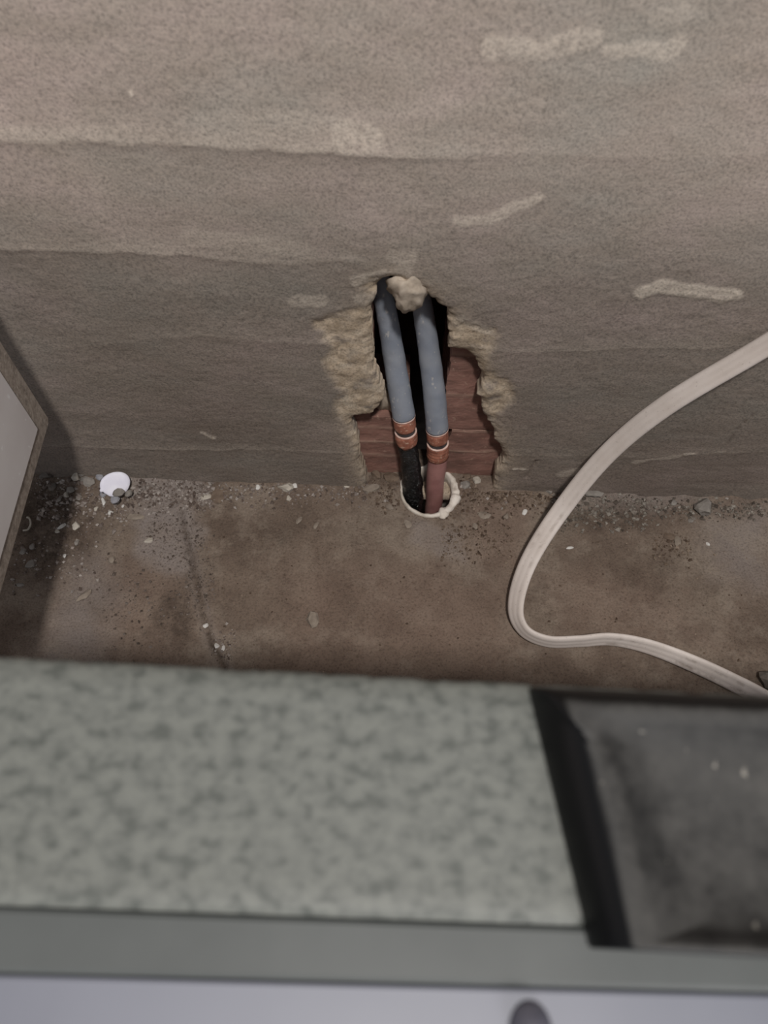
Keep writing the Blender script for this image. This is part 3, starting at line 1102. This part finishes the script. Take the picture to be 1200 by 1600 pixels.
# ------------------------------------------------------------------ white disc leaning on the wall
dc = on_wall(180, 757, -.020)
nrm = (CAM - dc); nrm[2] *= .75; nrm /= np.linalg.norm(nrm)
ax = np.cross(np.array([0, 0, 1.0]), nrm); ax /= np.linalg.norm(ax)
ay = np.cross(nrm, ax)
K = 56
verts = []; faces = []
ringp = []
for k in range(K):
    th = 2 * pi * k / K
    rx, ry = .0186, .0158
    s = 1 + .025 * sin(3 * th + 1)
    if 3.25 < th < 4.5:
        s *= .90 + .10 * vnoise(np.array([th * 9]), np.array([1.0]), 3)[0]
    if 2.95 < th < 3.25:
        s *= 1.10
    ringp.append((rx * s * cos(th), ry * s * sin(th)))
for off, sc, in ((-.0012, .97), (0.0, 1.0), (.0009, .97), (.0013, .80), (.0016, .4)):
    for x, y in ringp:
        verts.append(dc + ax * x * sc + ay * y * sc + nrm * off)
for j in range(4):
    for k in range(K):
        faces.append([j * K + k, j * K + (k + 1) % K, (j + 1) * K + (k + 1) % K, (j + 1) * K + k])
faces.append([k for k in range(K)][::-1]); faces.append([4 * K + k for k in range(K)])
o = mesh_obj('white_disc', verts, faces, M_DISC, loc=tuple(dc), smooth=True)
tag(o, 'round chalk-white plastic disc with torn rim leaning at the foot of the wall', 'disc')


# ------------------------------------------------------------------ rubble, piece by piece
def stone(px, py, w, h, mat, label, name='mortar_crumb', flat=.7, seed=None, rot=0.0, where='floor', lift=.3, pos=None):
    seed = seed if seed is not None else int(px * 3 + py * 7) % 997
    if where == 'floor':
        p = on_floor(px, py, .003)
        k = .93 / FPX
        hh = floor_h(p[0], p[1])[0]
    rx, ry = w * k / 2, h * k / 2 * 1.12
    rz = min(rx, ry) * flat
    bm = bmesh.new()
    bmesh.ops.create_icosphere(bm, subdivisions=2, radius=1.0)
    r = random.Random(seed)
    # a few random cutting planes give broken facets
    planes = []
    for _ in range(8):
        d_ = Vector((r.gauss(0, 1), r.gauss(0, 1), r.gauss(0, 1))).normalized()
        planes.append((d_, r.uniform(.42, .85)))
    for v in bm.verts:
        for d_, lim in planes:
            e = v.co.dot(d_)
            if e > lim:
                v.co -= d_ * (e - lim)
        v.co *= 1.25 + r.uniform(-.10, .10)
        x, y, z = v.co.x * rx, v.co.y * ry, v.co.z * rz
        v.co = Vector((x * cos(rot) - y * sin(rot), x * sin(rot) + y * cos(rot), z + rz * lift))
    vs = [tuple(v.co) for v in bm.verts]; bm.verts.index_update()
    fs = [[v.index for v in f.verts] for f in bm.faces]; bm.free()
    loc = (p[0], p[1], hh) if pos is None else tuple(pos)
    o = mesh_obj(name, np.array(vs) + np.array(loc), fs, M_ST[mat], loc=loc)
    tag(o, label, {'stone': 'stone', 'mortar_crumb': 'rubble', 'plaster_chip': 'chip', 'mortar_lump': 'rubble', 'plaster_sliver': 'chip'}[name], 'loose rubble on the floor')
    return o


S = stone
S(488, 967, 19, 19, 'beige', 'lone beige pebble on the bare middle of the floor', 'stone', .8)
S(1098, 792, 27, 27, 'grey', 'large angular grey stone at the wall foot right of the cable', 'stone', .9)
S(580, 765, 26, 13, 'beige', 'long beige mortar piece on the floor just left of the pipe stub', 'mortar_lump', .8, rot=.35)
S(446, 762, 24, 17, 'pale', 'whitish plaster chunk at the wall foot left of the pipe stub', 'mortar_lump', .7)
S(461, 759, 8, 8, 'white', 'small white crumb touching the right of the whitish plaster chunk')
S(451, 778, 9, 9, 'pale', 'small pale crumb just below the whitish plaster chunk')
S(402, 761, 8, 8, 'white', 'tiny round white crumb left of the whitish plaster chunk')
S(489, 747, 7, 6, 'white', 'tiny white crumb at the wall foot right of the whitish plaster chunk')
S(541, 760, 12, 6, 'pale', 'small pale flake left of the long beige mortar piece', 'plaster_chip', .5)
S(557, 765, 9, 8, 'brown', 'small brown clod touching the long beige mortar piece')
S(468, 810, 8, 14, 'beige', 'small oblong pebble on the floor below the whitish plaster chunk', 'stone', .8, rot=-.4)
S(494, 818, 6, 12, 'beige', 'thin beige sliver on the floor right of the small oblong pebble', 'plaster_sliver', .7, rot=-.4)
S(610, 792, 13, 9, 'beige', 'beige pebble on the floor left of the pipe stub rim', 'stone', .6)
S(636, 818, 13, 13, 'beige', 'beige pebble on the floor just below the pipe stub', 'stone', .6)
S(572, 728, 14, 26, 'beige', 'upright beige clod at the lower left corner of the wall hole', 'mortar_lump', 1.0)
S(589, 741, 16, 14, 'brown', 'brown clod in the lower left of the wall hole', 'mortar_lump', .8)
S(612, 746, 24, 16, 'brown', 'rounded brown mound between the wall hole and the stub', 'mortar_lump', .7)
S(725, 760, 16, 13, 'grey', 'grey stone touching the right rim of the pipe stub', 'stone', .8)
S(744, 752, 13, 13, 'pale', 'pale pebble right of the grey stone by the pipe stub', 'stone', .8)
S(729, 746, 12, 10, 'brown', 'brown clod above the grey stone by the pipe stub')
S(802, 782, 19, 15, 'brown', 'brown crusty clod on the dirt between stub and cable', 'mortar_lump', .7)
S(820, 800, 7, 9, 'white', 'white crumb just left of the cable', 'mortar_crumb', .8, rot=-.6)
S(790, 806, 9, 10, 'beige', 'beige crumb below the brown crusty clod')
S(757, 803, 20, 13, 'beige', 'flat beige patch of mortar on the floor right of the stub', 'mortar_lump', .35)
S(742, 821, 10, 9, 'beige', 'small beige crumb below the flat beige patch')
S(856, 766, 12, 20, 'grey', 'upright grey crumb by the wall foot left of the cable', 'mortar_lump', .9)
S(836, 755, 15, 9, 'beige', 'beige crumb at the wall foot left of the upright grey crumb')
S(885, 752, 26, 34, 'blue', 'blue-grey mortar heap at the wall foot partly behind the cable', 'mortar_lump', .9)
S(925, 772, 32, 18, 'grey', 'wide grey mortar lump at the wall foot right of the cable', 'mortar_lump', .6)
S(1051, 786, 12, 8, 'grey', 'small grey crumb left of the large angular stone')
S(1047, 838, 17, 10, 'brown', 'flat brown crumb touching the small upright pebble at right', 'mortar_crumb', .7)
S(1059, 844, 11, 14, 'beige', 'small upright pebble on the floor below the large angular stone', 'stone', .9)
S(1108, 848, 6, 6, 'white', 'tiny white crumb alone on the floor far right')
S(891, 854, 14, 4, 'white', 'thin white sliver on the floor right of the cable', 'plaster_sliver', .6, rot=.25)
S(1080, 812, 9, 7, 'grey', 'small grey crumb just below left of the large angular stone')
S(1205, 1062, 46, 26, 'dark', 'dark grey rubble chunk at the right edge behind the cable end', 'mortar_lump', .9)
# left corner
S(122, 747, 14, 17, 'pale', 'pale angular crumb highest of the cluster left of the white disc', 'mortar_lump', .9)
S(130, 745, 10, 10, 'grey', 'small grey crumb in the cluster left of the white disc')
S(138, 754, 24, 15, 'grey', 'broad grey mortar piece left of the white disc', 'mortar_lump', .7)
S(159, 747, 13, 13, 'blue', 'blue-grey crumb touching the left edge of the white disc')
S(181, 776, 18, 13, 'grey', 'grey crumb lying against the lower front of the white disc', 'mortar_lump', .9, pos=dc + nrm * .0055 - ay * .0125 - ax * .001)
S(170, 780, 15, 11, 'blue', 'small blue-grey crumb at the lower left rim of the white disc', 'mortar_lump', .9, pos=dc + nrm * .0050 - ay * .0160 - ax * .010)
S(192, 780, 13, 10, 'grey', 'small grey crumb at the lower right rim of the white disc', 'mortar_lump', .9, pos=dc + nrm * .0050 - ay * .0165 + ax * .008)
S(160, 770, 13, 15, 'blue', 'blue-grey crumb below left of the white disc')
S(110, 765, 12, 10, 'grey', 'grey crumb left of and below the broad grey mortar piece')
S(103, 773, 9, 8, 'pale', 'small pale crumb beside the grey crumb near the panel')
S(122, 777, 7, 12, 'grey', 'small oblong grey crumb below the broad mortar piece')
S(97, 752, 8, 5, 'white', 'tiny white flake right of the panel edge', 'plaster_chip', .5)
S(91, 779, 8, 8, 'grey', 'small grey crumb right of the panel edge')
S(80, 760, 14, 14, 'dark', 'dark crumb in the shade beside the panel edge')
S(72, 745, 20, 14, 'dark', 'dark lump in the corner between panel and wall', 'mortar_lump', .8)
S(161, 784, 6, 14, 'white', 'white stick-like sliver below the white disc', 'plaster_sliver', .8, rot=.5)
S(172, 801, 10, 9, 'white', 'white triangular chip below the white stick-like sliver', 'plaster_chip', .5)
S(191, 790, 6, 6, 'white', 'tiny white crumb below right of the white disc')
S(201, 772, 7, 6, 'pale', 'tiny pale crumb right of the white disc bottom')
S(212, 806, 32, 9, 'beige', 'flat beige strip of mortar on the floor below the white disc', 'mortar_lump', .35, rot=.06)
S(119, 821, 11, 12, 'pale', 'pale crumb with a hollow on the dark floor near the panel', 'mortar_crumb', .8)
S(96, 821, 16, 6, 'white', 'slanted white sliver on the dark floor near the panel', 'plaster_sliver', .6, rot=.6)
S(89, 829, 7, 6, 'pale', 'tiny pale crumb at the low end of the slanted white sliver')
S(119, 846, 9, 9, 'grey', 'small grey crumb below the pale crumb near the panel')
S(50, 853, 9, 8, 'grey', 'small grey crumb close to the lower panel edge')
S(36, 861, 10, 8, 'grey', 'grey flake half under the lower panel edge', 'plaster_chip', .5)
S(46, 881, 13, 16, 'grey', 'oblong dull grey pebble near the lower panel edge', 'stone', .8)
S(30, 912, 13, 7, 'grey', 'lowest grey flake near the lower panel edge', 'plaster_chip', .5)
S(100, 867, 5, 8, 'white', 'tiny white stick on the reddish floor near the panel', 'plaster_sliver', .8, rot=-.4)
S(231, 843, 13, 9, 'pale', 'pale square crumb on the floor right of the flat beige strip', 'mortar_crumb', .6)
S(174, 873, 9, 9, 'beige', 'small beige crumb on the grey streaked floor')
S(132, 928, 11, 28, 'beige', 'long beige lump lowest on the left floor', 'mortar_lump', .7, rot=-.6)
S(322, 776, 17, 8, 'pale', 'pale oblong crumb beside the square brown stone', 'mortar_crumb', .7, rot=.4)
S(341, 776, 24, 28, 'brown', 'square brown stone sunk flush in the floor by the wall', 'stone', .22)
S(320, 975, 8, 7, 'white', 'white crumb on the cracked seam of the floor')
S(338, 1008, 7, 8, 'white', 'first white crumb below the cracked seam')
S(348, 1012, 6, 7, 'white', 'second white crumb below the cracked seam, nearer the worktop')
S(150, 795, 8, 8, 'pale', 'pale crumb left of the white triangular chip')
# curled pale sliver beside the panel
cpts = smooth_path([on_floor(px, py, .006) for px, py in [(36, 829), (44, 827), (48, 818), (46, 810), (42, 808)]], 24)
v, f = tube(cpts, [.0012] * 24, 8, 5, .0004)
o = mesh_obj('curled_shaving', v, f, M_ST['pale'], loc=tuple(cpts[0]), smooth=True)
tag(o, 'thin pale curled shaving on the dark floor beside the panel', 'shaving')

# ------------------------------------------------------------------ loose grit (uncountable)
zones = [((200, 742), (335, 800), 900, 'm', .0012), ((60, 740), (200, 830), 520, 'm', .0015), ((230, 790), (320, 880), 520, 'd', .0007),
         ((340, 745), (575, 790), 520, 'm', .0010), ((690, 745), (880, 800), 1000, 'b', .0012), ((690, 800), (800, 880), 420, 'b', .0010),
         ((860, 755), (1010, 830), 900, 'g', .0012), ((1000, 780), (1200, 815), 520, 'g', .0011), ((1020, 830), (1080, 880), 160, 'b', .0010),
         ((20, 830), (160, 930), 200, 'm', .0011), ((290, 850), (335, 980), 320, 'd', .0007), ((330, 980), (370, 1040), 90, 'm', .0009),
         ((160, 830), (300, 1020), 420, 'd', .0008), ((575, 745), (640, 800), 240, 'b', .0011), ((340, 790), (1190, 1060), 320, 'b', .0007),
         ((30, 745), (1200, 790), 700, 'm', .0010)]
pal = {'m': [(140, 130, 123), (116, 104, 97), (160, 151, 144), (96, 84, 77)], 'd': [(88, 78, 71), (100, 89, 82), (120, 110, 103)],
       'b': [(112, 97, 84), (98, 83, 71), (132, 117, 103), (84, 70, 60)], 'g': [(124, 116, 107), (102, 94, 86), (142, 135, 126), (84, 76, 69)]}
OCT_V = np.array([(1, 0, 0), (-1, 0, 0), (0, 1, 0), (0, -1, 0), (0, 0, 1), (0, 0, -1)], float)
OCT_F = np.array([(0, 2, 4), (2, 1, 4), (1, 3, 4), (3, 0, 4), (2, 0, 5), (1, 2, 5), (3, 1, 5), (0, 3, 5)])
GV = []; GF = []; GT = []; cnt = 0
for (x0, y0), (x1, y1), n_, pk, size in zones:
    for _ in range(n_):
        tx = random.random(); ty = random.gauss(.5, .25)
        p = on_floor(x0 + (x1 - x0) * tx, y0 + (y1 - y0) * ty)
        if p[1] > .018 or np.hypot(p[0] - STUB_C[0], p[1] - STUB_C[1]) < STUB_R + .003:
            continue
        if p[1] > -.001 and not (-.03 < p[0] < .12):
            continue
        s = size * random.choice((.5, .6, .8, 1.0, 1.2, 1.7, 2.3)) * random.uniform(.7, 1.2)
        q_ = OCT_V * s * np.array([random.uniform(.7, 1.3) for _ in range(3)]) + rng.normal(0, s * .18, (6, 3))
        th = random.uniform(0, 6.28)
        R = np.array([[cos(th), -sin(th), 0], [sin(th), cos(th), 0], [0, 0, 1]])
        hz = floor_h(p[0], p[1])[0]
        GV.append(q_ @ R.T + np.array([p[0], p[1], hz + s * .35]))
        GF.append(OCT_F + cnt * 6)
        col = np.array(srgb(*random.choice(pal[pk]))[:3]) * random.uniform(.85, 1.15)
        GT.append(np.tile(col, (6, 1)))
        cnt += 1
o = mesh_obj('mortar_grit', np.vstack(GV), np.vstack(GF).tolist(), M_GRIT, loc=tuple(on_floor(600, 780)), tint=np.vstack(GT))
o['kind'] = 'stuff'
tag(o, 'fine loose mortar grit and dirt scattered along the foot of the wall', 'grit')
